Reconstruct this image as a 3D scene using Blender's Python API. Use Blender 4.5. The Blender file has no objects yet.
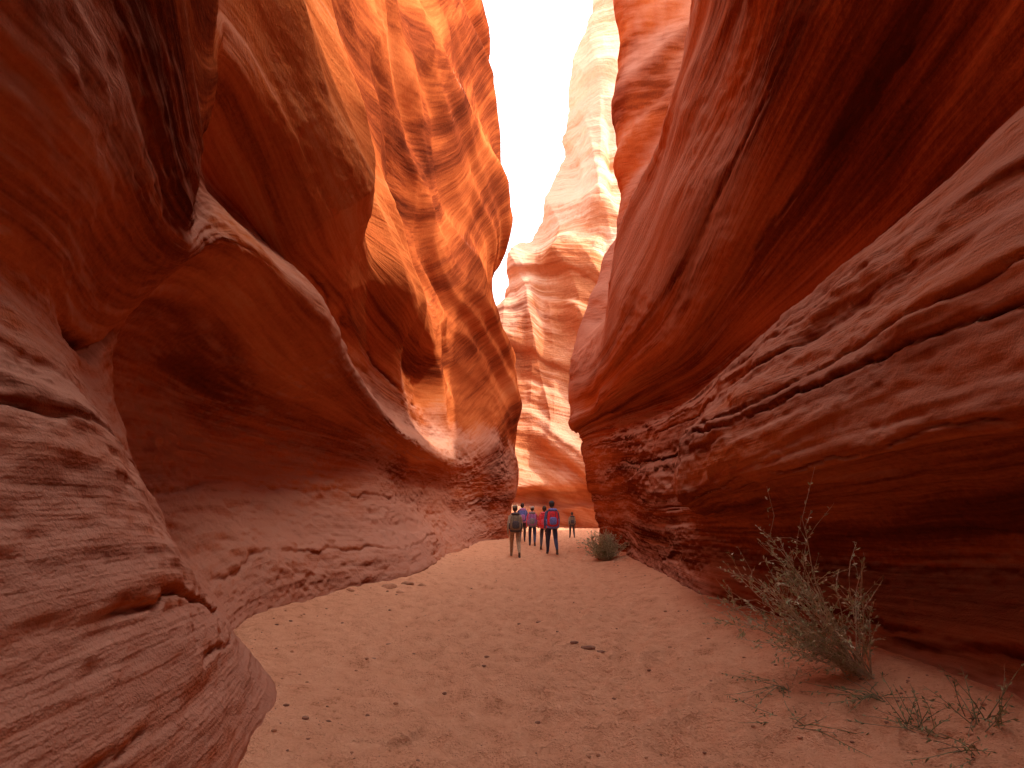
import bpy, math, random, time
import numpy as np
from mathutils import Vector, Matrix
random.seed(7); np.random.seed(7)
scene=bpy.context.scene
COL=scene.collection

# ---------------------------------------------------------------- noise
def _h(ix,iy,iz,seed):
    n=(ix*73856093)^(iy*19349663)^(iz*83492791)^(seed*2654435761)
    n&=0xffffffff
    n=((n^(n>>16))*0x45d9f3b)&0xffffffff
    n=((n^(n>>16))*0x45d9f3b)&0xffffffff
    return ((n^(n>>16))&0xffffff)/float(0xffffff)
def vnoise(x,y,z=None,seed=0):
    if z is None: z=np.zeros_like(x)
    ix=np.floor(x).astype(np.int64);iy=np.floor(y).astype(np.int64);iz=np.floor(z).astype(np.int64)
    fx=x-ix;fy=y-iy;fz=z-iz
    fx=fx*fx*fx*(fx*(fx*6-15)+10);fy=fy*fy*fy*(fy*(fy*6-15)+10);fz=fz*fz*fz*(fz*(fz*6-15)+10)
    r=0
    for a in (0,1):
        for b in (0,1):
            for c in (0,1):
                w=(fx if a else 1-fx)*(fy if b else 1-fy)*(fz if c else 1-fz)
                r=r+w*_h(ix+a,iy+b,iz+c,seed)
    return r*2-1
def fbm(x,y,z=None,o=4,seed=0,g=.5):
    if z is None: z=np.zeros_like(x)
    r=0;a=1
    for i in range(o):
        r=r+a*vnoise(x,y,z,seed+i*17); x=x*2.03+5.1;y=y*2.03+3.3;z=z*2.03+1.7;a*=g
    return r
def worley(x,y,seed=0):
    ix=np.floor(x).astype(np.int64);iy=np.floor(y).astype(np.int64)
    d=np.full(x.shape,9.0)
    for a in (-1,0,1):
        for b in (-1,0,1):
            px=ix+a+_h(ix+a,iy+b,ix*0,seed);py=iy+b+_h(ix+a,iy+b,ix*0,seed+5)
            d=np.minimum(d,(px-x)**2+(py-y)**2)
    return np.sqrt(d)
def sstep(a,b,x):
    t=np.clip((x-a)/(b-a),0,1);return t*t*(3-2*t)

# ---------------------------------------------------------------- interpolation / loft
def cinterp(k,V,q):
    k=np.asarray(k,float);V=np.asarray(V,float)
    dk=np.diff(k);sl=np.diff(V,axis=0)/dk.reshape((-1,)+(1,)*(V.ndim-1))
    m=np.empty_like(V);m[0]=sl[0];m[-1]=sl[-1]
    w1=dk[1:];w0=dk[:-1];sh=(-1,)+(1,)*(V.ndim-1)
    m[1:-1]=(sl[:-1]*w1.reshape(sh)+sl[1:]*w0.reshape(sh))/(w0+w1).reshape(sh)
    i=np.clip(np.searchsorted(k,q,side='right')-1,0,len(k)-2)
    h=dk[i];t=(q-k[i])/h
    s2=(len(q),)+(1,)*(V.ndim-1)
    t=t.reshape(s2);h=h.reshape(s2)
    return (2*t**3-3*t**2+1)*V[i]+(t**3-2*t**2+t)*h*m[i]+(-2*t**3+3*t**2)*V[i+1]+(t**3-t**2)*h*m[i+1]
def samples(k,n):
    out=[]
    for i in range(len(n)):
        out.append(np.linspace(k[i],k[i+1],n[i],endpoint=False))
    out.append(np.array([k[-1]]));return np.concatenate(out)
def normals(P,flip=False):
    du=np.gradient(P,axis=0);dv=np.gradient(P,axis=1)
    n=np.cross(du,dv);n/=np.linalg.norm(n,axis=2,keepdims=True)+1e-9
    return -n if flip else n
def grid_object(name,P,S,T,mat,attr=None):
    R,C=P.shape[:2]
    me=bpy.data.meshes.new(name)
    me.vertices.add(R*C);me.vertices.foreach_set('co',P.reshape(-1).astype(np.float32))
    idx=np.arange(R*C).reshape(R,C)
    q=np.stack([idx[:-1,:-1],idx[:-1,1:],idx[1:,1:],idx[1:,:-1]],-1).reshape(-1)
    nf=(R-1)*(C-1)
    me.loops.add(nf*4);me.loops.foreach_set('vertex_index',q.astype(np.int32))
    me.polygons.add(nf)
    me.polygons.foreach_set('loop_start',np.arange(0,nf*4,4,dtype=np.int32))
    try: me.polygons.foreach_set('loop_total',np.full(nf,4,dtype=np.int32))
    except Exception: pass
    me.update(calc_edges=True)
    uv=me.uv_layers.new(name='bedding')
    st=np.stack([S.reshape(-1)[q],T.reshape(-1)[q]],-1)
    uv.data.foreach_set('uv',st.reshape(-1).astype(np.float32))
    if attr is not None:
        ca=me.color_attributes.new('rock_layers_light','FLOAT_COLOR','POINT')
        a=np.ones((R*C,4),np.float32)
        for i,ch in enumerate(attr): a[:,i]=ch.reshape(-1)
        ca.data.foreach_set('color',a.reshape(-1))
    me.polygons.foreach_set('use_smooth',np.ones(nf,dtype=bool))
    me.materials.append(mat)
    ob=bpy.data.objects.new(name,me);COL.objects.link(ob);return ob

# ---------------------------------------------------------------- materials
def newmat(name,diffuse=False):
    m=bpy.data.materials.new(name);m.use_nodes=True
    nt=m.node_tree;b=nt.nodes['Principled BSDF']
    if diffuse:
        d=nt.nodes.new('ShaderNodeBsdfDiffuse');nt.links.new(d.outputs[0],nt.nodes['Material Output'].inputs[0]);nt.nodes.remove(b);b=d
    return m,nt,b
def noise(nt,vec,scale,detail=6,rough=.55,dist=0):
    n=nt.nodes.new('ShaderNodeTexNoise');n.inputs['Scale'].default_value=scale
    n.inputs['Detail'].default_value=detail;n.inputs['Roughness'].default_value=rough
    n.inputs['Distortion'].default_value=dist
    nt.links.new(vec,n.inputs['Vector']);return n.outputs['Fac']
def mapping(nt,vec,sc,loc=(0,0,0)):
    n=nt.nodes.new('ShaderNodeMapping');n.inputs['Scale'].default_value=sc;n.inputs['Location'].default_value=loc
    nt.links.new(vec,n.inputs['Vector']);return n.outputs['Vector']
def ramp(nt,fac,stops):
    n=nt.nodes.new('ShaderNodeValToRGB');cr=n.color_ramp
    while len(cr.elements)<len(stops): cr.elements.new(.5)
    for e,(p,c) in zip(cr.elements,stops):
        e.position=p;e.color=(c[0],c[1],c[2],1) if not isinstance(c,(int,float)) else (c,c,c,1)
    nt.links.new(fac,n.inputs['Fac']);return n.outputs['Color']
def mix(nt,fac,a,b,mode='MIX'):
    n=nt.nodes.new('ShaderNodeMix');n.data_type='RGBA';n.blend_type=mode
    for s,v in ((n.inputs[0],fac),(n.inputs[6],a),(n.inputs[7],b)):
        if hasattr(v,'is_output'): nt.links.new(v,s)
        elif isinstance(v,(int,float)): s.default_value=v
        else: s.default_value=(v[0],v[1],v[2],1)
    return n.outputs[2]
def math_(nt,op,a,b=None,c=None):
    n=nt.nodes.new('ShaderNodeMath');n.operation=op
    for i,v in enumerate((a,b,c)):
        if v is None: continue
        if hasattr(v,'is_output'): nt.links.new(v,n.inputs[i])
        else: n.inputs[i].default_value=v
    return n.outputs[0]
def bump(nt,h,dist,strength=1,prev=None):
    n=nt.nodes.new('ShaderNodeBump');n.inputs['Distance'].default_value=dist;n.inputs['Strength'].default_value=strength
    nt.links.new(h,n.inputs['Height'])
    if prev is not None: nt.links.new(prev,n.inputs['Normal'])
    return n.outputs['Normal']

def rock_material(name,k,c,dust_light_c):
    m,nt,b=newmat(name,True)
    uv=nt.nodes.new('ShaderNodeUVMap');uv.uv_map='bedding';uv=uv.outputs['UV']
    ob=nt.nodes.new('ShaderNodeTexCoord').outputs['Object']
    at=nt.nodes.new('ShaderNodeAttribute');at.attribute_name='rock_layers_light'
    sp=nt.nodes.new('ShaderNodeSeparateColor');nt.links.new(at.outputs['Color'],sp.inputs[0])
    tone,dust_light,patch=sp.outputs[0],sp.outputs[1],sp.outputs[2]  # dust channel carries real dust and some painted light and shade
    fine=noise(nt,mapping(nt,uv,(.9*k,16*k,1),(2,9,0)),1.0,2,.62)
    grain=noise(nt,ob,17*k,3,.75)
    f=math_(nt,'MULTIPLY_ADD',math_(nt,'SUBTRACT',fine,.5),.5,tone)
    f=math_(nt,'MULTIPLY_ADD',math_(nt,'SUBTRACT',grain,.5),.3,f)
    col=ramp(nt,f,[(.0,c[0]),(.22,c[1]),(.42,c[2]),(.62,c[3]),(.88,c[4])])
    df=math_(nt,'MULTIPLY_ADD',math_(nt,'SUBTRACT',fine,.5),.9,dust_light)
    col=mix(nt,ramp(nt,df,[(.1,0),(.8,.88)]),col,dust_light_c)
    nt.links.new(col,b.inputs['Color'])
    h=math_(nt,'MULTIPLY_ADD',fine,math_(nt,'MULTIPLY_ADD',patch,.9,.25),math_(nt,'MULTIPLY',grain,.85))
    nt.links.new(bump(nt,h,.023/k,1.0),b.inputs['Normal'])
    return m
rock=rock_material('sandstone',1.0,((.09,.018,.008),(.22,.045,.015),(.42,.100,.028),(.56,.155,.046),(.62,.24,.10)),(.50,.25,.175))
rockfar=rock_material('sandstone_pale_sunlit',.2,((.25,.07,.03),(.40,.125,.05),(.50,.19,.085),(.60,.29,.16),(.78,.58,.43)),(.66,.40,.28))  # palest stop serves the sunlight painted on the cliff top

def sand_material():
    m,nt,b=newmat('sand',True)
    ob=nt.nodes.new('ShaderNodeTexCoord').outputs['Object']
    a=noise(nt,ob,5,5,.75);gr=noise(nt,ob,60,1,.6)
    f=math_(nt,'MULTIPLY_ADD',a,.7,math_(nt,'MULTIPLY',gr,.3))
    col=ramp(nt,f,[(.32,(.42,.17,.085)),(.44,(.70,.345,.20)),(.66,(.80,.43,.265))])
    nt.links.new(col,b.inputs['Color'])
    h=math_(nt,'MULTIPLY_ADD',a,1,math_(nt,'MULTIPLY',gr,.10))
    nt.links.new(bump(nt,h,.11,1.0),b.inputs['Normal']);return m
sand=sand_material()
_pm={}
def plain(name,c,rough=.85,var=.25,scale=30):
    if name in _pm: return _pm[name]
    m,nt,b=newmat(name)
    ob=nt.nodes.new('ShaderNodeTexCoord').outputs['Object']
    n=noise(nt,ob,scale,3)
    lo=tuple(x*(1-var) for x in c);hi=tuple(min(1,x*(1+var)) for x in c)
    nt.links.new(ramp(nt,n,[(.35,lo),(.65,hi)]),b.inputs['Base Color'])
    b.inputs['Roughness'].default_value=rough;_pm[name]=m;return m

# ---------------------------------------------------------------- canyon walls (metres: stations along y, rows bottom to top, (x,z))
LY=[-14,-8,-3,0,2.56,3.84,5.12,7.68,10.24,15.36,20.48,30.7,34,40,52]
def shift(row,dx): return [(x+dx,z) for x,z in row]
LA=[(-1.6,0),(-1.8,.6),(-2.0,1.2),(-2.1,2),(-2.2,2.5),(-2.2,2.8),(-1.9,3.3),(-1.7,4.5),(-1.5,5.5),(-1.3,7),(-1.1,9),(-1.1,12),(-1.5,16)]  # unseen stretch behind the camera, tops leaned in to darken the near walls
L=[
shift(LA,12),shift(LA,3.2),  # unseen bend, shaped to block light from behind the camera
LA,
[(-1.5,0),(-1.75,.6),(-1.95,1.2),(-2.2,2),(-2.35,2.4),(-2.32,2.7),(-2.0,3.2),(-1.8,4.5),(-1.7,5.5),(-1.5,7),(-1.3,9),(-1.4,12),(-1.9,16)],
[(-1.35,0),(-1.6,.7),(-1.8,1.35),(-2.05,2.0),(-2.3,2.48),(-2.3,2.75),(-2.05,3.3),(-1.85,4.4),(-1.8,5.5),(-1.7,7),(-1.6,9),(-1.8,12),(-2.3,16)],
[(-1.75,0),(-2.15,.6),(-2.42,1.12),(-2.72,1.8),(-3.0,2.4),(-3.05,2.85),(-2.6,3.35),(-2.3,3.9),(-2.25,4.8),(-2.1,6.3),(-2.1,9),(-2.3,12),(-2.8,17)],
[(-2.75,0),(-3.05,.5),(-3.7,1.3),(-4.1,2.2),(-4.05,3.1),(-3.4,3.7),(-2.7,4.15),(-3.0,5.1),(-2.55,6.1),(-2.45,7.5),(-2.6,9.5),(-2.8,13),(-3.2,18)],
[(-3.2,0),(-3.35,.7),(-3.8,1.5),(-4.35,2.4),(-4.4,3.2),(-3.8,3.75),(-2.95,4.4),(-3.75,5.3),(-3.0,5.9),(-2.35,7.0),(-2.7,9.5),(-2.8,13),(-3.4,19)],
[(-2.3,0),(-2.5,.5),(-3.1,1.3),(-3.5,2.3),(-3.45,3.0),(-3.2,3.35),(-2.78,3.75),(-3.5,4.8),(-3.0,5.9),(-2.45,7.0),(-2.8,9.5),(-3.1,13),(-3.7,20)],
[(-1.9,0),(-2.1,.6),(-2.6,1.4),(-2.85,2.2),(-2.75,2.7),(-2.6,2.95),(-2.40,3.3),(-2.85,4.3),(-2.8,5.6),(-2.35,7.0),(-2.8,10),(-3.1,15),(-4.2,24)],
[(-1.5,0),(-1.6,.6),(-1.9,1.4),(-2,2.2),(-1.95,2.7),(-1.9,3),(-1.85,3.5),(-2.1,5),(-2.0,7),(-2.1,9.5),(-2.5,13),(-2.7,18),(-4,28)],
[(-.7,0),(-.5,.7),(-.4,1.5),(-.1,2.6),(0,4),(0,5.5),(0,7.5),(-.5,10.5),(-.9,15),(-.6,19.5),(-1.1,25),(-1.8,32),(-2.4,38)],
[(-2.4,0),(-2.3,.7),(-2.2,1.5),(-2.1,2.6),(-2.1,4),(-2,5.5),(-2,7.5),(-2.3,10.5),(-2.5,15),(-2.5,19.5),(-3,25),(-3.5,32),(-4,38)],
[(-9,0),(-9,.7),(-9,1.5),(-9,2.6),(-9,4),(-9,5.5),(-9,7.5),(-9,10.5),(-9,15),(-9,19.5),(-9,25),(-10,31),(-11,36)],
[(-28,0),(-28,.7),(-28,1.5),(-28,2.6),(-28,4),(-28,5.5),(-28,7.5),(-28,10.5),(-28,15),(-28,19.5),(-28,23),(-28,27),(-28,30)],
]
RY=[-14,-8,-3,0,3.84,5.12,7.3,8.6,10.24,12.8,15.36,20.48,23,28,44]
RA=[(3.0,0),(3.3,.5),(3.4,1.1),(3.3,1.5),(2.9,1.9),(2.9,2.5),(2.9,3.2),(3.2,4),(3.4,4.9),(2.7,7),(2.2,9),(1.8,11),(1.5,13),(1.5,14.5),(1.7,16)]  # unseen right side behind the camera, tops leaned in to cut light
up=[(3.0,9),(2.7,11),(2.5,13),(2.5,14.5),(2.7,16)]
R=[
shift(RA,12.5),shift(RA,3.6),  # matching unseen bend, shaped to keep out light from behind
RA,
[(3.3,0),(3.8,.5),(4.0,1.1),(3.6,1.6),(3,1.95),(3,2.6),(3.15,3.3),(3.4,4.1),(4.1,5),(3.1,7.2),(2.6,9),(2.2,11),(1.9,13),(1.9,14.5),(2.1,16)],
[(3.2,0),(3.7,.5),(4.05,1.1),(3.6,1.65),(2.95,1.95),(2.95,2.6),(3.15,3.3),(3.4,4.1),(4.3,5.0),(3.4,7.2)]+up,
[(2.95,0),(3.4,.5),(3.7,1.0),(3.35,1.5),(2.6,1.8),(2.55,2.4),(2.85,3.1),(3.2,3.85),(4.5,4.9),(3.5,7.0)]+up,
[(2.65,0),(3.0,.5),(3.25,.95),(3.0,1.3),(2.45,1.6),(2.45,2.3),(2.85,3),(3.2,3.7),(4.5,4.6),(3.5,6.3),(3.2,8),(3.0,10),(3,12),(3.1,14),(3.4,17)],
[(2.7,0),(2.85,.5),(2.95,.95),(3.02,1.35),(3.02,1.7),(3.04,2.3),(3.1,2.9),(3.25,3.6),(4.2,4.4),(3.45,5.7),(3.05,7.5),(3.1,9.5),(3.3,11.8),(3.5,14),(3.8,17)],
[(2.85,0),(3,.5),(3.05,.9),(3,1.3),(2.95,1.7),(3,2.3),(3.05,2.9),(3.2,3.5),(4.0,4.2),(3.3,5.0),(2.9,7),(3.1,9),(3.6,11.5),(4,14),(4.4,17)],
[(3.1,0),(3.15,.5),(3.15,.9),(3.1,1.4),(3.0,1.8),(2.95,2.4),(2.95,3),(3.05,3.6),(3.5,4.1),(2.8,4.7),(2.4,6.0),(2.7,8.2),(3.7,10),(4.7,12.3),(6,17)],
[(3.4,0),(3.3,.6),(3.2,1),(3.1,1.5),(3,2),(2.9,2.6),(2.8,3.2),(2.85,3.8),(3,4.2),(2.5,4.6),(2.5,6.2),(3.4,8.2),(4.6,10.5),(5.4,13.5),(6.5,18)],
[(3.9,0),(3.8,.6),(3.7,1.1),(3.6,1.6),(3.5,2.1),(3.4,2.7),(3.3,3.3),(3.2,3.9),(3.1,4.3),(2.75,4.8),(2.75,7),(3.3,9.5),(4.2,12.3),(4.1,16),(4.1,22)],
[(6.2,0),(6.1,.6),(6,1.1),(6,1.6),(6,2.1),(5.9,2.7),(5.9,3.3),(5.8,3.9),(5.8,4.4),(5.6,5),(5.5,7),(5.8,9.5),(6.4,12.3),(6.3,16),(6.4,22)],
[(12,0),(12,.6),(12,1.1),(12,1.6),(12,2.1),(12,2.7),(12,3.3),(12,3.9),(12,4.4),(12,5),(12,7),(12,9.5),(12,12.3),(12,16),(12,22)],
[(34,0),(34,.6),(34,1.1),(34,1.6),(34,2.1),(34,2.7),(34,3.3),(34,3.9),(34,4.4),(34,5),(34,7),(34,9.5),(34,12.3),(34,16),(34,22)],
]
def loft(Yk,tab,ncol,nrow,ref):
    A=np.array(tab,float)
    A=np.concatenate([A[:,:1]+np.array([[[0,-.6]]]),A],1)
    ns,nr=A.shape[:2]
    Yq=samples(Yk,ncol)
    B=cinterp(Yk,A,Yq)
    rk=np.arange(nr,dtype=float);rq=samples(rk,nrow)
    B=cinterp(rk,B.transpose(1,0,2),rq)
    P=np.empty(B.shape[:2]+(3,));P[...,0]=B[...,0];P[...,1]=Yq[None,:];P[...,2]=B[...,1]
    rz=A[ref]; arc=np.concatenate([[0],np.cumsum(np.hypot(*np.diff(rz,axis=0).T))])
    T=np.interp(rq,rk,arc)[:,None]*np.ones((1,len(Yq)))
    S=np.ones((len(rq),1))*Yq[None,:]
    return P,S,T
CRL=[(1.85,-2,4.8,.06,.014,-.04),(2.55,0,4.8,.045,.012,.02),(3.45,-4,4.0,.10,.03,.0),(1.15,0,3.6,.03,.010,.05),(1.5,6,15,.04,.02,.0),(2.3,5.5,13,.03,.014,.02),(5.9,7,16,.06,.04,-.03)]
CRR=[(4.0,2,14,.08,.016,.02),(4.7,4,16,.05,.014,.03),(3.4,1,9,.05,.012,-.01),(4.35,1,7,.06,.014,-.03),(5.1,3,12,.05,.014,.0),(1.2,2.5,6,.05,.03,.0),(3.0,8,13,.04,.02,-.02),(8.5,5,14,.04,.03,0.1),(9.6,4,12,.04,.03,0.12)]

def finish_wall(P,S,T,flip,seed,side):
    X=P[...,0];Y=P[...,1];Z=P[...,2]
    n=normals(P,flip)
    wz=Z+.9*fbm(Y*.2,Z*.15,seed=seed,o=2)*1.2; wy=np.log(np.clip(Y+6,3,80))*4.2+.35*fbm(Y*.15,Z*.25,seed=seed+3,o=2)
    if side<0:
        w=worley(wy+wz*.16,wz*.20-wy*.25,seed+1)
        amp=.10+.85*sstep(3.8,7,Z)*sstep(3,9,Y)+.2*sstep(2.8,4.2,Z)
        d=(w-.62)*amp
        w2=worley(wy*2.1+.5*wz,wz*.42+wy*.3,seed+9)
        d+= (w2-.6)*(.03+.28*sstep(4,8,Z)*sstep(6,12,Y)+.12*sstep(4,5,Z))
    else:
        w=worley(wy*.45+wz*.12,wz*.33+wy*.12,seed+1)
        d=(w-.5)*(.10+.45*sstep(5.5,9,Z))
        w2=worley(wy*.8+.3*wz,wz*.9+wy*.5,seed+9)
        d+=(w2-.5)*(.04+.12*sstep(5,8,Z))
    Tw=T+.16*fbm(S*.3,T*.35,seed=seed+20,o=3)
    led=fbm(Tw*1.6,S*.07,seed=seed+21,o=2)
    d+=(.02 if side<0 else .045)*np.tanh(led*3)
    lowz=1-sstep(3.6,4.6,Z)
    patchy=sstep(-.15,.45,fbm(S*.35,T*.7,seed=seed+27,o=2))
    d+=.007*fbm(Tw*8,S*.35,seed=seed+25,o=3)*(.15+.85*patchy)
    blk=fbm(Tw*3.2,S*.7+2*vnoise(Tw*1.5,S*.4,seed=seed+33),seed=seed+34,o=3)
    d+=lowz*(.016 if side<0 else .028)*np.tanh(blk*5)*(.25+.75*sstep(-.2,.4,vnoise(S*.5,T*.9,seed=seed+36)))
    d+=.09*fbm(X*.5,Y*.5,Z*.5,o=2,seed=seed+30)
    er=sstep(-.1,.5,vnoise(X*.6,Y*.6,Z*.9,seed=seed+45))
    d+=(.005+.016*er+.010*lowz)*fbm(X*4,Y*4,Z*7,o=5,seed=seed+40,g=.52)
    pit=worley(S*5.5,T*7.5,seed+47);d-=lowz*.02*np.clip(1-pit*2.6,0,1)*(vnoise(S*.8,T*1.1,seed=seed+48)>.1)
    cr=0
    for (t0,y0,y1,dep,wd,sl) in (CRL if side<0 else CRR):
        line=t0+sl*(S-y0)+.07*fbm(S*1.1,S*0+t0,seed=seed+50,o=4)+.02*fbm(S*7,S*0+t0,seed=seed+55,o=3)
        env=sstep(y0-.4,y0+.2,S)*(1-sstep(y1-.3,y1+.4,S))
        g=np.exp(-((T-line)/wd)**2)*env*sstep(-.5,.15,vnoise(S*1.7,T*0+t0,seed=60))
        cr=cr-dep*g+ .35*dep*sstep(-.02,.06,T-line)*(1-sstep(.06,.6,T-line))*env
    d=d+cr
    P=P+n*d[...,None]
    n2=normals(P,flip)
    if (n2[...,0].mean()*(-side))<0: n2=-n2
    tone=.45+.20*fbm(Tw*2.2,S*.12,seed=seed+70,o=4)+.18*fbm(X*.35,Y*.25,Z*.35,seed=seed+75,o=3)+.08*fbm(Tw*9,S*.4,seed=seed+77,o=2)
    tone=tone-.5*np.clip(-cr*10,0,1)
    dust_light=.30+.75*n2[...,2]+.25*fbm(X*.8,Y*.5,Z*.8,seed=seed+80,o=3)+.22*np.clip(d*1.2,-1,1)
    if side<0:
        dust_light=dust_light-.65*sstep(4.2,7,Z)*sstep(4.5,9,Y)+.16*lowz
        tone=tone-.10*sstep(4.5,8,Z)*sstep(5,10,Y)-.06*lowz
        tone=tone-.26*sstep(3.2,4.6,Z)*(1-sstep(3.6,6,Y)); dust_light=dust_light-.15*sstep(3.2,4.6,Z)*(1-sstep(3.6,6,Y))  # shade of the near upper corner painted into the rock colour
    else:
        dust_light=dust_light+.38*sstep(4.6,6.2,Z)*sstep(6,8.5,Y)*(1-sstep(9,12,Z))+.02*lowz  # paler tint on the high, steep to overhanging face
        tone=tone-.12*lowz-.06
        shade_z=sstep(4.2,5.5,Z)*(1-sstep(5.5,8.5,Y));tone=tone-.28*shade_z;dust_light=dust_light-.2*shade_z  # near upper wall darkened in colour to stand for overhead shade
        uc=(1-sstep(1.4,1.9,Z))*(1-sstep(7,9,Y));tone=tone-.06*uc;dust_light=dust_light-.25*uc  # undercut: less dust, and shade under the lip painted into the tone
    return P,tone,dust_light,patchy
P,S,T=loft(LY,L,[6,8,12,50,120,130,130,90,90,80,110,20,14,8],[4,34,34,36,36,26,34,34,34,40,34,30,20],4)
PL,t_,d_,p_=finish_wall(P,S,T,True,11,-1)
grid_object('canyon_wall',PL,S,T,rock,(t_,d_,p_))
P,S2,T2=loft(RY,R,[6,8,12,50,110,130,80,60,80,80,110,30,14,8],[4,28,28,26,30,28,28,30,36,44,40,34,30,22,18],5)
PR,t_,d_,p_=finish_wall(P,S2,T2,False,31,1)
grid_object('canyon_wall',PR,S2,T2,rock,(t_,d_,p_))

# far cliff closing the bend
fx=[-30,-12,-5,-1,1.5,3,4.5,6,8,12,20,44]
ridge=[10,14,20,25,30.5,33,39.5,45,53,60,64,66]
rows=[(0,0),(.05,.9),(.15,1.7),(.9,2.2),(.9,2.9),(-1.3,3.5),(-.6,6)]
tab=[]
for x,rd in zip(fx,ridge):
    off=-.05*abs(x)+ (1.6*math.sin(x*.55))
    row=[(44+off+a,b*(1 if rd>15 else .8)) for a,b in rows]
    for f in (.25,.4,.55,.7,.85,1.0):
        row.append((44+off*.6+8*f**1.3,6+(rd-6)*f))
    tab.append(row)
P,S3,T3=loft(fx,tab,[8,24,50,60,50,50,50,50,40,16,8],[3,12,12,10,8,12,24,40,40,40,40,40,40],5)
Q=np.stack([P[...,1],P[...,0],P[...,2]],-1)
nn=normals(Q,False)
xx,yy,zz=Q[...,0],Q[...,1],Q[...,2]
wz=zz+2.5*fbm(xx*.10,zz*.06,seed=71,o=2)
d=(worley(xx*.22+wz*.05,wz*.06-xx*.06,72)-.5)*2.4*sstep(4,10,zz)+(worley(xx*.5,wz*.12,75)-.5)*.7*sstep(4,8,zz)
Tw=wz+xx*.25
led=fbm(Tw*.35,xx*.05,seed=80,o=2);d+=(.45*np.tanh(led*3)+.10*fbm(Tw*1.6,xx*.1,seed=82,o=4)+.25*fbm(xx*.3,yy*.3,zz*.3,seed=84,o=4))*(.35+.65*sstep(3,6,zz))
if nn[...,1].mean()>0: nn=-nn
Q=Q+nn*d[...,None]
n2=normals(Q,False)
if n2[...,1].mean()>0: n2=-n2
tone=.36+.32*fbm(Tw*.6,xx*.08,seed=90,o=4)+.15*fbm(xx*.2,zz*.2,seed=91)+.52*sstep(18,36,zz)  # tone rises with height: sunlight on the cliff top painted in
dust_light=.06+.5*n2[...,2]+.35*fbm(xx*.3,zz*.12,seed=92)+.1*d+.38*sstep(18,36,zz)  # dust on ledges, plus the painted sunlit top
grid_object('canyon_cliff',Q,xx,zz+.25*xx,rockfar,(tone,dust_light,tone*0+.8))

# ---------------------------------------------------------------- ground
def footx(Yk,tab,y): return np.interp(y,Yk,[r[0][0] for r in tab])
xs=np.concatenate([-np.geomspace(400,8.2,14),np.linspace(-8,9,560),np.geomspace(9.3,400,14)])
ys=np.concatenate([-np.geomspace(400,9,10),np.linspace(-8,2,40)[:-1],np.geomspace(2,62,620),np.geomspace(66,600,12)])
GX,GY=np.meshgrid(xs,ys)
def gz_fn(GX,GY):
    lx=footx(LY,L,GY);rx=footx(RY,R,GY)
    z=.16*np.exp(-np.clip(GX-lx,0,9)/.45)+.24*np.exp(-np.clip(rx-GX,0,9)/.7)
    z=z+.05*fbm(GX*.5,GY*.4,seed=101,o=3)
    mid=np.exp(-((GX-(lx+rx)/2)/(.42*(rx-lx)+.01))**4)
    fp=worley(GX*2.6+.3*fbm(GX*2,GY*2,seed=5),GY*2.0,105)
    fp2=worley(GX*4.6,GY*3.6,115)
    z=z-.065*np.clip(1-fp*1.8,0,1)**.6*mid*(vnoise(GX*1.1,GY*1.1,seed=9)>-.3)
    z=z-.036*np.clip(1-fp2*1.7,0,1)*mid
    z=z+.032*fbm(GX*3.1,GY*3.1,seed=107,o=5,g=.55)*(.3+.7*mid)
    return z
GZ=gz_fn(GX,GY)
grid_object('ground',np.stack([GX,GY,GZ],-1),GX,GY,sand)
def ground_z(x,y):
    return float(gz_fn(np.array([float(x)]),np.array([float(y)]))[0])

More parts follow.
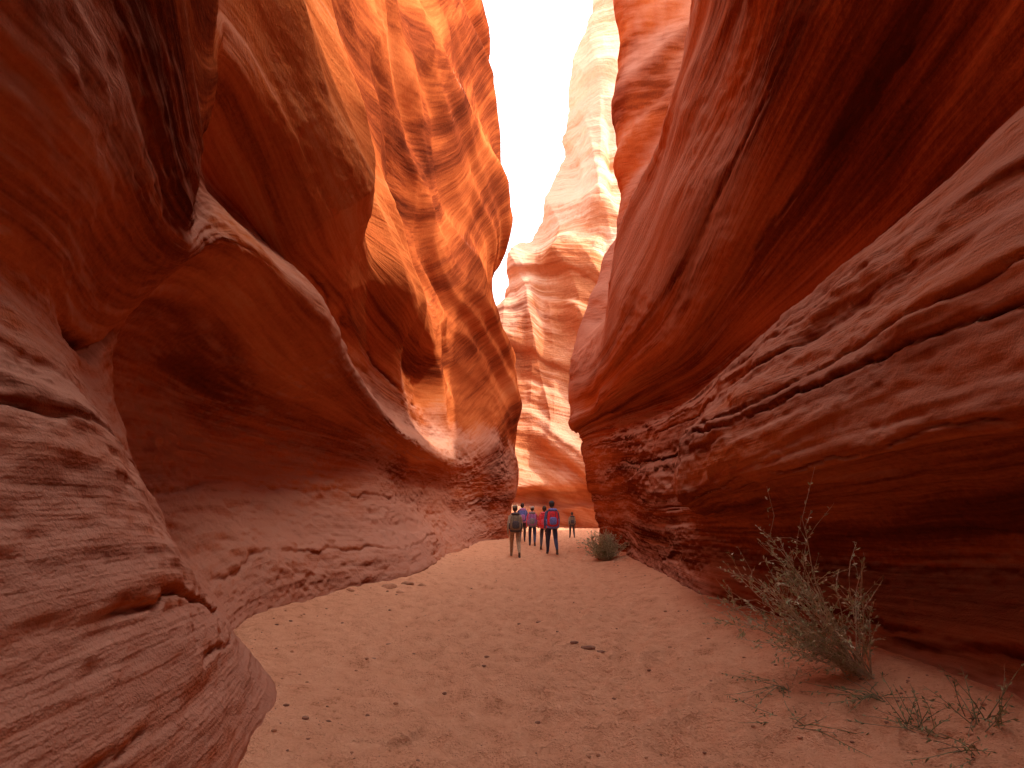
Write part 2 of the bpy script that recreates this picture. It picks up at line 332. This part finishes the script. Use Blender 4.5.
# ---------------------------------------------------------------- generic mesh builder
class MB:
    def __init__(s): s.v=[];s.f=[];s.m=[];s.mats=[]
    def mi(s,mat):
        if mat not in s.mats: s.mats.append(mat)
        return s.mats.index(mat)
    def tube(s,pts,rad,mat,n=6):
        pts=[Vector(p) for p in pts];b=len(s.v);k=s.mi(mat)
        ref=Vector((.31,.9,.21))
        for i,p in enumerate(pts):
            t=(pts[min(i+1,len(pts)-1)]-pts[max(i-1,0)]).normalized()
            a=t.cross(ref)
            if a.length<1e-3: a=t.cross(Vector((1,0,0)))
            a.normalize();c=t.cross(a)
            r=rad[i] if isinstance(rad,(list,tuple)) else rad
            for j in range(n):
                an=2*math.pi*j/n;s.v.append(p+a*(math.cos(an)*r)+c*(math.sin(an)*r))
        for i in range(len(pts)-1):
            for j in range(n):
                j2=(j+1)%n;s.f.append((b+i*n+j,b+i*n+j2,b+(i+1)*n+j2,b+(i+1)*n+j));s.m.append(k)
        s.f.append(tuple(b+j for j in range(n))[::-1]);s.m.append(k)
        e=b+(len(pts)-1)*n;s.f.append(tuple(e+j for j in range(n)));s.m.append(k)
    def blob(s,c,r,mat,nu=14,nv=9,fn=None,power=1.0):
        b=len(s.v);k=s.mi(mat);c=Vector(c)
        def sp(x): return math.copysign(abs(x)**power,x)
        for i in range(nv+1):
            th=math.pi*i/nv
            for j in range(nu):
                ph=2*math.pi*j/nu
                d=Vector((sp(math.sin(th))*sp(math.cos(ph)),sp(math.sin(th))*sp(math.sin(ph)),sp(math.cos(th))))
                p=Vector((d.x*r[0],d.y*r[1],d.z*r[2]))
                if fn: p=fn(p,d)
                s.v.append(c+p)
        for i in range(nv):
            for j in range(nu):
                j2=(j+1)%nu;s.f.append((b+i*nu+j,b+(i+1)*nu+j,b+(i+1)*nu+j2,b+i*nu+j2));s.m.append(k)
    def leaf(s,p,d,l,w,mat):
        k=s.mi(mat);b=len(s.v);d=d.normalized();a=d.cross(Vector((random.uniform(-1,1),random.uniform(-1,1),random.uniform(-1,1))))
        if a.length<1e-4:return
        a.normalize();s.v+= [p,p+d*l*.5+a*w,p+d*l,p+d*l*.5-a*w];s.f.append((b,b+1,b+2,b+3));s.m.append(k)
    def obj(s,name,smooth=True,parent=None):
        me=bpy.data.meshes.new(name);me.from_pydata([tuple(v) for v in s.v],[],s.f)
        for m in s.mats: me.materials.append(m)
        for p,k in zip(me.polygons,s.m): p.material_index=k;p.use_smooth=smooth
        me.update();ob=bpy.data.objects.new(name,me);COL.objects.link(ob)
        if parent: ob.parent=parent
        return ob

# ---------------------------------------------------------------- hikers
skin=plain('skin',(.42,.24,.16),.6,.08);hairm=plain('hair',(.05,.03,.02),.6)
bootm=plain('boot_leather',(.12,.08,.05),.7);strapm=plain('webbing',(.04,.04,.045),.8)
solem=plain('sole',(.03,.03,.03),.8)
def hiker(x,y,h,heading,ph,shirt,trousers,packc,pack2,hat=None,arm=0.3,short=False):
    root=bpy.data.objects.new('hiker',None);COL.objects.link(root)
    th=.44;sh=.43
    def leg(side,a,kn):
        hx=side*.095;hip=Vector((hx,0,.90))
        k=hip+Vector((side*.012,math.sin(a)*th,-math.cos(a)*th))
        b=a-kn
        an=k+Vector((0,math.sin(b)*sh,-math.cos(b)*sh))
        pitch=-.15 if kn<.3 else -.9
        if kn<.3: pitch=.05
        toe=an+Vector((side*.015,math.cos(pitch)*.16,math.sin(pitch)*.16-.045))
        heel=an+Vector((0,-.045,-.045))
        return hip,k,an,toe,heel
    A=leg(-1,.36*ph,.10 if ph>0 else .5);B=leg(1,-.36*ph,.5 if ph>0 else .10)
    J=[];R_=[];E=[];lab=[]
    def add(p,r,par,l):
        J.append(Vector(p));R_.append(r);i=len(J)-1
        if par is not None: E.append((par,i));lab.append(l)
        return i
    pel=add((0,0,.96),(.155,.115),None,'')
    wa=add((0,.005,1.10),(.135,.10),pel,'shirt')
    ch=add((0,.02,1.30),(.17,.115),wa,'shirt')
    nb=add((0,.02,1.44),(.10,.075),ch,'shirt')
    nk=add((0,.035,1.51),(.052,.055),nb,'skin')
    nt_=add((0,.05,1.57),(.05,.055),nk,'skin')
    hands=[]
    for sd,sw in ((-1,-arm*ph),(1,arm*ph)):
        s0=add((sd*.175,.02,1.405),(.065,.065),nb,'shirt')
        el=add((sd*.235,.02+math.sin(sw)*.28-.02,1.405-math.cos(sw)*.29),(.045,.045),s0,'shirt')
        a2=sw+.35
        wr=add((sd*.245,J[el].y+math.sin(a2)*.25,J[el].z-math.cos(a2)*.25),(.028,.03),el,'skin' if short else 'shirt')
        hd=Vector((0,math.sin(a2),-math.cos(a2)))
        pm=add(J[wr]+hd*.07+Vector((0,0,0)),(.02,.042),wr,'skin')
        hands.append((J[pm].copy(),hd,sd))
    for (hip,k,an,toe,heel) in (A,B):
        i=add(hip,(.098,.105),pel,'trousers');j=add(k,(.066,.068),i,'trousers')
        mid=add(k.lerp(an,.35),(.062,.066),j,'trousers')
        a_=add(an,(.045,.05),mid,'trousers')
        t_=add(toe,(.042,.032),a_,'boot')
        h_=add(heel,(.036,.034),a_,'boot')
    me=bpy.data.meshes.new('body');me.from_pydata([tuple(v) for v in J],E,[]);me.update()
    tmp=bpy.data.objects.new('body_tmp',me);COL.objects.link(tmp)
    md=tmp.modifiers.new('skin','SKIN')
    for i,v in enumerate(me.skin_vertices[0].data): v.radius=R_[i];v.use_root=(i==0)
    md.branch_smoothing=.6
    sb=tmp.modifiers.new('sub','SUBSURF');sb.levels=2;sb.render_levels=2
    dg=bpy.context.evaluated_depsgraph_get();m2=bpy.data.meshes.new_from_object(tmp.evaluated_get(dg))
    bpy.data.objects.remove(tmp)
    m2.name='body';m2.materials.clear()
    mm={'shirt':shirt,'trousers':trousers,'skin':skin,'boot':bootm};keys=list(mm)
    for k in keys: m2.materials.append(mm[k])
    for p in m2.polygons:
        c=p.center;best=9;bl='shirt'
        for (a,b),l in zip(E,lab):
            pa,pb=J[a],J[b];t=max(0,min(1,(c-pa).dot(pb-pa)/((pb-pa).length_squared+1e-9)))
            dd=(c-pa.lerp(pb,t)).length-.8*(R_[a][0]*(1-t)+R_[b][0]*t)
            if l=='skin' and t<.15: dd+=.02
            if dd<best: best=dd;bl=l
        if bl=='shirt' and c.z<.93 and abs(c.x)<.18: bl='trousers'
        p.material_index=keys.index(bl);p.use_smooth=True
    bo=bpy.data.objects.new('body',m2);COL.objects.link(bo);bo.parent=root
    # head
    hb=MB()
    def hf(p,d):
        p=p.copy()
        if d.y>0:
            if abs(d.x)<.28 and -.35<d.z<.15: p.y+=.018*(1-abs(d.x)/.28)
            if d.z<-.3: p.y+=.012
        p.x*=1-.18*max(0,-d.z);return p
    hc=Vector((0,.055,1.645))
    hb.blob(hc,(.076,.095,.115),skin,20,14,hf)
    for sd in (-1,1):
        hb.blob(hc+Vector((sd*.078,-.005,-.005)),(.012,.02,.032),skin,8,6)
        hb.blob(hc+Vector((sd*.03,.088,.008)),(.012,.006,.007),plain('eye',(.05,.04,.03),.3),8,6)
    hb.blob(hc+Vector((0,.094,-.055)),(.024,.008,.008),plain('lips',(.35,.13,.1),.5),8,6)
    hb.obj('head',parent=root)
    ha=MB()
    def cap(p,d):
        p=p.copy()
        if d.y>.2 and d.z<.45: p*=.80
        return p
    ha.blob(hc+Vector((0,-.012,.018)),(.085,.098,.112),hairm,18,12,cap)
    if hat is None:
        ha.blob(hc+Vector((0,-.10,-.06)),(.028,.03,.085),hairm,10,8)
    ha.obj('hair',parent=root)
    if hat is not None:
        hh=MB();hh.blob(hc+Vector((0,-.005,.065)),(.094,.108,.075),hat,18,10)
        hh.blob(hc+Vector((0,.04,.05)),(.11,.15,.010),hat,20,6)
        hh.obj('hat',parent=root)
    hm=MB()
    for (pp,hd,sd) in hands:
        for i,(o,l) in enumerate(((.026,.068),(.009,.078),(-.009,.072),(-.026,.055))):
            q0=pp+Vector((0,o,0))+hd*.015
            q1=q0+hd*l*.5+Vector((-sd*.008,0,0));q2=q1+hd*l*.32+Vector((-sd*.018,.004,0));q3=q2+hd*l*.15+Vector((-sd*.016,.004,0))
            hm.tube([q0,q1,q2,q3],[.009,.0085,.0075,.005],skin,6)
        q0=pp+Vector((0,.03,0))-hd*.03
        hm.tube([q0,q0+hd*.03+Vector((-sd*.012,.022,0)),q0+hd*.06+Vector((-sd*.022,.026,0))],[.011,.010,.007],skin,6)
    hm.obj('fingers',parent=root)
    sm=MB()
    for (hip,k,an,toe,heel) in (A,B):
        c=(toe+heel)/2+Vector((0,0,-.025));sm.blob(c,(.042,.14,.014),solem,14,6,power=.7)
    so=sm.obj('boot_soles',parent=root)
    # backpack
    bp=MB()
    def pf(p,d):
        p=p.copy();p.x*=1-.12*d.z;p.y*=1-.10*d.z
        return p
    bp.blob((0,-.225,1.20),(.18,.125,.27),packc,20,14,pf,power=.55)
    bp.blob((0,-.22,1.475),(.145,.11,.055),pack2,16,8,power=.6)
    bp.blob((0,-.35,1.12),(.12,.035,.13),pack2,16,8,power=.6)
    for sd in (-1,1):
        bp.blob((sd*.19,-.2,1.07),(.035,.06,.11),pack2,12,8,power=.7)
        bp.tube([(sd*.085,-.12,1.40),(sd*.095,-.05,1.475),(sd*.105,.04,1.485),(sd*.115,.125,1.40),(sd*.12,.14,1.28),(sd*.15,.07,1.12),(sd*.15,-.10,1.02)],.017,strapm,6)
        bp.tube([(sd*.07,-.335,1.0),(sd*.075,-.36,1.2),(sd*.07,-.32,1.43)],.008,strapm,5)
    bp.tube([(.16,-.1,.99),(.17,0,.985),(.1,.12,.985),(-.1,.12,.985),(-.17,0,.985),(-.16,-.1,.99)],.02,strapm,6)
    bp.blob((0,-.24,.93),(.2,.065,.06),pack2,14,8,power=.8)
    bp.tube([(0.035,-.13,1.47),(0.02,-.13,1.51),(-.02,-.13,1.51),(-.035,-.13,1.47)],.007,strapm,5)
    bp.obj('backpack',parent=root)
    lo=min(v.z for v in sm.v)
    s=h/1.76
    root.scale=(s,s,s);root.rotation_euler=(0,0,heading)
    root.location=(x,y,ground_z(x,y)-lo*s-.012)
    return root
khaki=plain('khaki_cloth',(.36,.25,.16));navy=plain('navy_cloth',(.045,.055,.12));charcoal=plain('charcoal_cloth',(.07,.06,.07))
tan=plain('tan_cloth',(.40,.30,.21));olive=plain('olive_pack',(.24,.19,.13));red=plain('red_pack',(.75,.04,.06))
blue=plain('blue_pack',(.16,.20,.55));purple=plain('purple_pack',(.42,.18,.45));grey=plain('grey_pack',(.24,.22,.25));pink=plain('red_shirt',(.72,.10,.14))
dnavy=plain('denim_jacket',(.08,.10,.22))
hiker(.10,16.6,1.70,.06,1,tan,khaki,olive,charcoal,hat=olive,arm=.25)
hiker(.48,23.6,1.78,.0,-1,dnavy,charcoal,blue,purple)
hiker(.84,21.2,1.66,-.05,1,pink,navy,purple,grey,hat=plain('pale_hat',(.5,.44,.38)))
hiker(1.34,17.2,1.80,.05,1,dnavy,navy,red,blue,hat=plain('dark_cap',(.05,.05,.06)),arm=.3)
hiker(1.25,19.8,1.70,-.1,-1,pink,charcoal,red,pink)
hiker(3.35,28.6,1.46,.0,1,khaki,charcoal,olive,charcoal)

# ---------------------------------------------------------------- plants
stemm=plain('dry_stem',(.50,.40,.27),.8);leafm=plain('sage_leaf',(.34,.36,.19),.8,.3,12);leaf2=plain('sage_leaf_pale',(.54,.49,.33),.8,.3,12)
gstem=plain('grass_stem',(.30,.22,.13),.8);gleaf=plain('grass_blade',(.20,.21,.10),.8,.3,12)
def rv(): return Vector((random.uniform(-1,1),random.uniform(-1,1),random.uniform(-1,1)))
def shrub(name,base,lean,n,length,spread,seed,leafsize=.03,twigs=9,r0=.006,droop=.06):
    random.seed(seed);mb=MB()
    for i in range(n):
        an=random.uniform(0,2*math.pi);sp=random.random()**.6*spread
        d=Vector((math.cos(an)*sp,math.sin(an)*sp,1))+Vector(lean)*random.uniform(.0,1.5)
        d.normalize();l=length*random.uniform(.4,1.05);p=Vector((random.gauss(0,.06),random.gauss(0,.06),-.03));pts=[p.copy()];st=7
        for j in range(st):
            d=(d+rv()*.15+Vector((0,0,-droop if j>3 else .03))).normalized();p=p+d*l/st;pts.append(p.copy())
        mb.tube(pts,[r0*(1-.8*j/st) for j in range(st+1)],stemm,4)
        for t in range(twigs):
            j=random.randint(1,st-1);q=pts[j].lerp(pts[j+1],random.random())
            dd=((pts[j+1]-pts[j]).normalized()+rv()*.75).normalized();tl=l*random.uniform(.08,.28)
            tp=[q,q+dd*tl*.5,q+(dd+rv()*.25)*tl]
            mb.tube(tp,[r0*.35,r0*.28,r0*.15],stemm,3)
            for k in range(8):
                u=random.random();pp=tp[0].lerp(tp[2],u)
                mb.leaf(pp,(dd+rv()*.9),leafsize*random.uniform(.5,1.3),leafsize*.17,leafm if random.random()<.55 else leaf2)
    ob=mb.obj(name,False);ob.location=(base[0],base[1],ground_z(base[0],base[1]));return ob
shrub('desert_shrub',(2.92,4.25),(-1.45,-.05,-.1),42,1.42,.42,3,.040,12,.0075,.0)
shrub('desert_shrub',(2.62,14.4),(0,0,0),110,.85,1.2,5,.06,9,.008)
def grass(base,n,l,seed,flat=.6,dirx=0):
    random.seed(seed);mb=MB()
    for i in range(n):
        an=random.uniform(0,2*math.pi);d=Vector((math.cos(an)+dirx,math.sin(an),random.uniform(.1,1.6)*flat)).normalized()
        p=Vector((random.gauss(0,.05),random.gauss(0,.05),-.01));pts=[p.copy()];ll=l*random.uniform(.4,1.1)
        for j in range(6):
            d=(d+rv()*.12+Vector((0,0,-.06))).normalized();p=p+d*ll/6;p.z=max(p.z,.02);pts.append(p.copy())
        mb.tube(pts,[.004*(1-.12*j) for j in range(7)],gstem if i%2 else gleaf,3)
        for k in range(9):
            j=random.randint(1,5);mb.leaf(pts[j].lerp(pts[j+1],random.random()),rv()+d,.035,.006,gleaf if k%2 else leafm)
    ob=mb.obj('dry_grass',False);ob.location=(base[0],base[1],ground_z(*base));return ob
grass((2.68,3.38),16,.42,1,1.5,-.3);grass((2.98,3.25),18,.45,2,1.5);grass((2.3,4.3),14,.75,4,.10,-.9);grass((2.72,3.08),12,.5,6,.5)
grass((2.0,3.55),10,.7,9,.05,.5);grass((2.75,3.8),14,.6,10,.3,-.3)

# ---------------------------------------------------------------- stones
def rockmesh(mb,c,r,mat,seed,nu=12,nv=8):
    rs=np.random.RandomState(seed)
    pl=[(Vector(rs.normal(size=3)).normalized(),rs.uniform(.55,.95)) for _ in range(9)]
    def fn(p,d):
        dn=d.normalized() if d.length>0 else d;k=1
        for n_,o in pl:
            t=dn.dot(n_)
            if t>1e-3: k=min(k,o/t)
        return p*k
    mb.blob(c,r,mat,nu,nv,fn)
stm=plain('sandstone_rubble',(.50,.23,.13),.95,.3,9)
stm2=plain('dark_pebble',(.30,.14,.09),.95,.3,20)
mb=MB();random.seed(12)
for (x,y,r) in ((-2.25,9.4,.13),(-2.0,9.8,.11),(-1.75,10.0,.08),(-2.0,9.1,.06),(-2.75,8.7,.07)):
    rockmesh(mb,(x,y,ground_z(x,y)+r*.08),(r*1.3,r*.9,r*.55),stm,int(abs(x*y)*100))
mb.obj('rock_rubble',True)
mb=MB()
for i in range(900):
    y=2.6+random.random()**1.6*14;lx_=float(footx(LY,L,y));rx_=float(footx(RY,R,y))
    x=random.uniform(lx_+.1,rx_-.1) if random.random()<.75 else random.choice((lx_+abs(random.gauss(.25,.2)),rx_-abs(random.gauss(.3,.25))))
    r=.004+.018*random.random()**5
    rockmesh(mb,(x,y,ground_z(x,y)+r*.2),(r*1.3,r,r*.7),stm if random.random()<.5 else stm2,i,8,5)
for (x,y,r) in ((.80,5.4,.05),(.66,5.45,.03),(.92,5.35,.03),(-1.4,5.15,.02),(-1.35,5.6,.018),(.36,6.8,.03)):
    rockmesh(mb,(x,y,ground_z(x,y)+r*.1),(r*1.7,r,r*.5),stm2,int(r*999))
mb.obj('gravel',True)

# ---------------------------------------------------------------- camera, light
cam=bpy.data.cameras.new('camera');co=bpy.data.objects.new('camera',cam);COL.objects.link(co)
co.location=(0,0,1.5);co.rotation_euler=(math.radians(90),0,0)
cam.lens=18;cam.sensor_width=36;cam.shift_y=.123;cam.clip_end=2000;cam.clip_start=.05
scene.camera=co
sv=Vector((.52,-.24,.82)).normalized()
el=math.asin(sv.z);az=math.atan2(sv.x,sv.y)
w=bpy.data.worlds.new('World');scene.world=w;w.use_nodes=True
nt=w.node_tree;bg=nt.nodes['Background']
sky=nt.nodes.new('ShaderNodeTexSky');sky.sky_type='NISHITA';sky.sun_disc=False
sky.sun_elevation=el;sky.sun_rotation=az;sky.dust_density=5;sky.air_density=1
hz=mix(nt,.6,sky.outputs[0],(5.0,4.5,4.0))
nt.links.new(hz,bg.inputs[0]);bg.inputs[1].default_value=.74
sl=bpy.data.lights.new('sun','SUN');sl.energy=5;sl.angle=math.radians(1.5);sl.color=(1,.91,.78)
so=bpy.data.objects.new('sun',sl);COL.objects.link(so);so.rotation_euler=(-sv).to_track_quat('-Z','Y').to_euler()
so.location=(20,-20,60)
scene.view_settings.view_transform='Standard';scene.view_settings.look='None';scene.view_settings.exposure=0
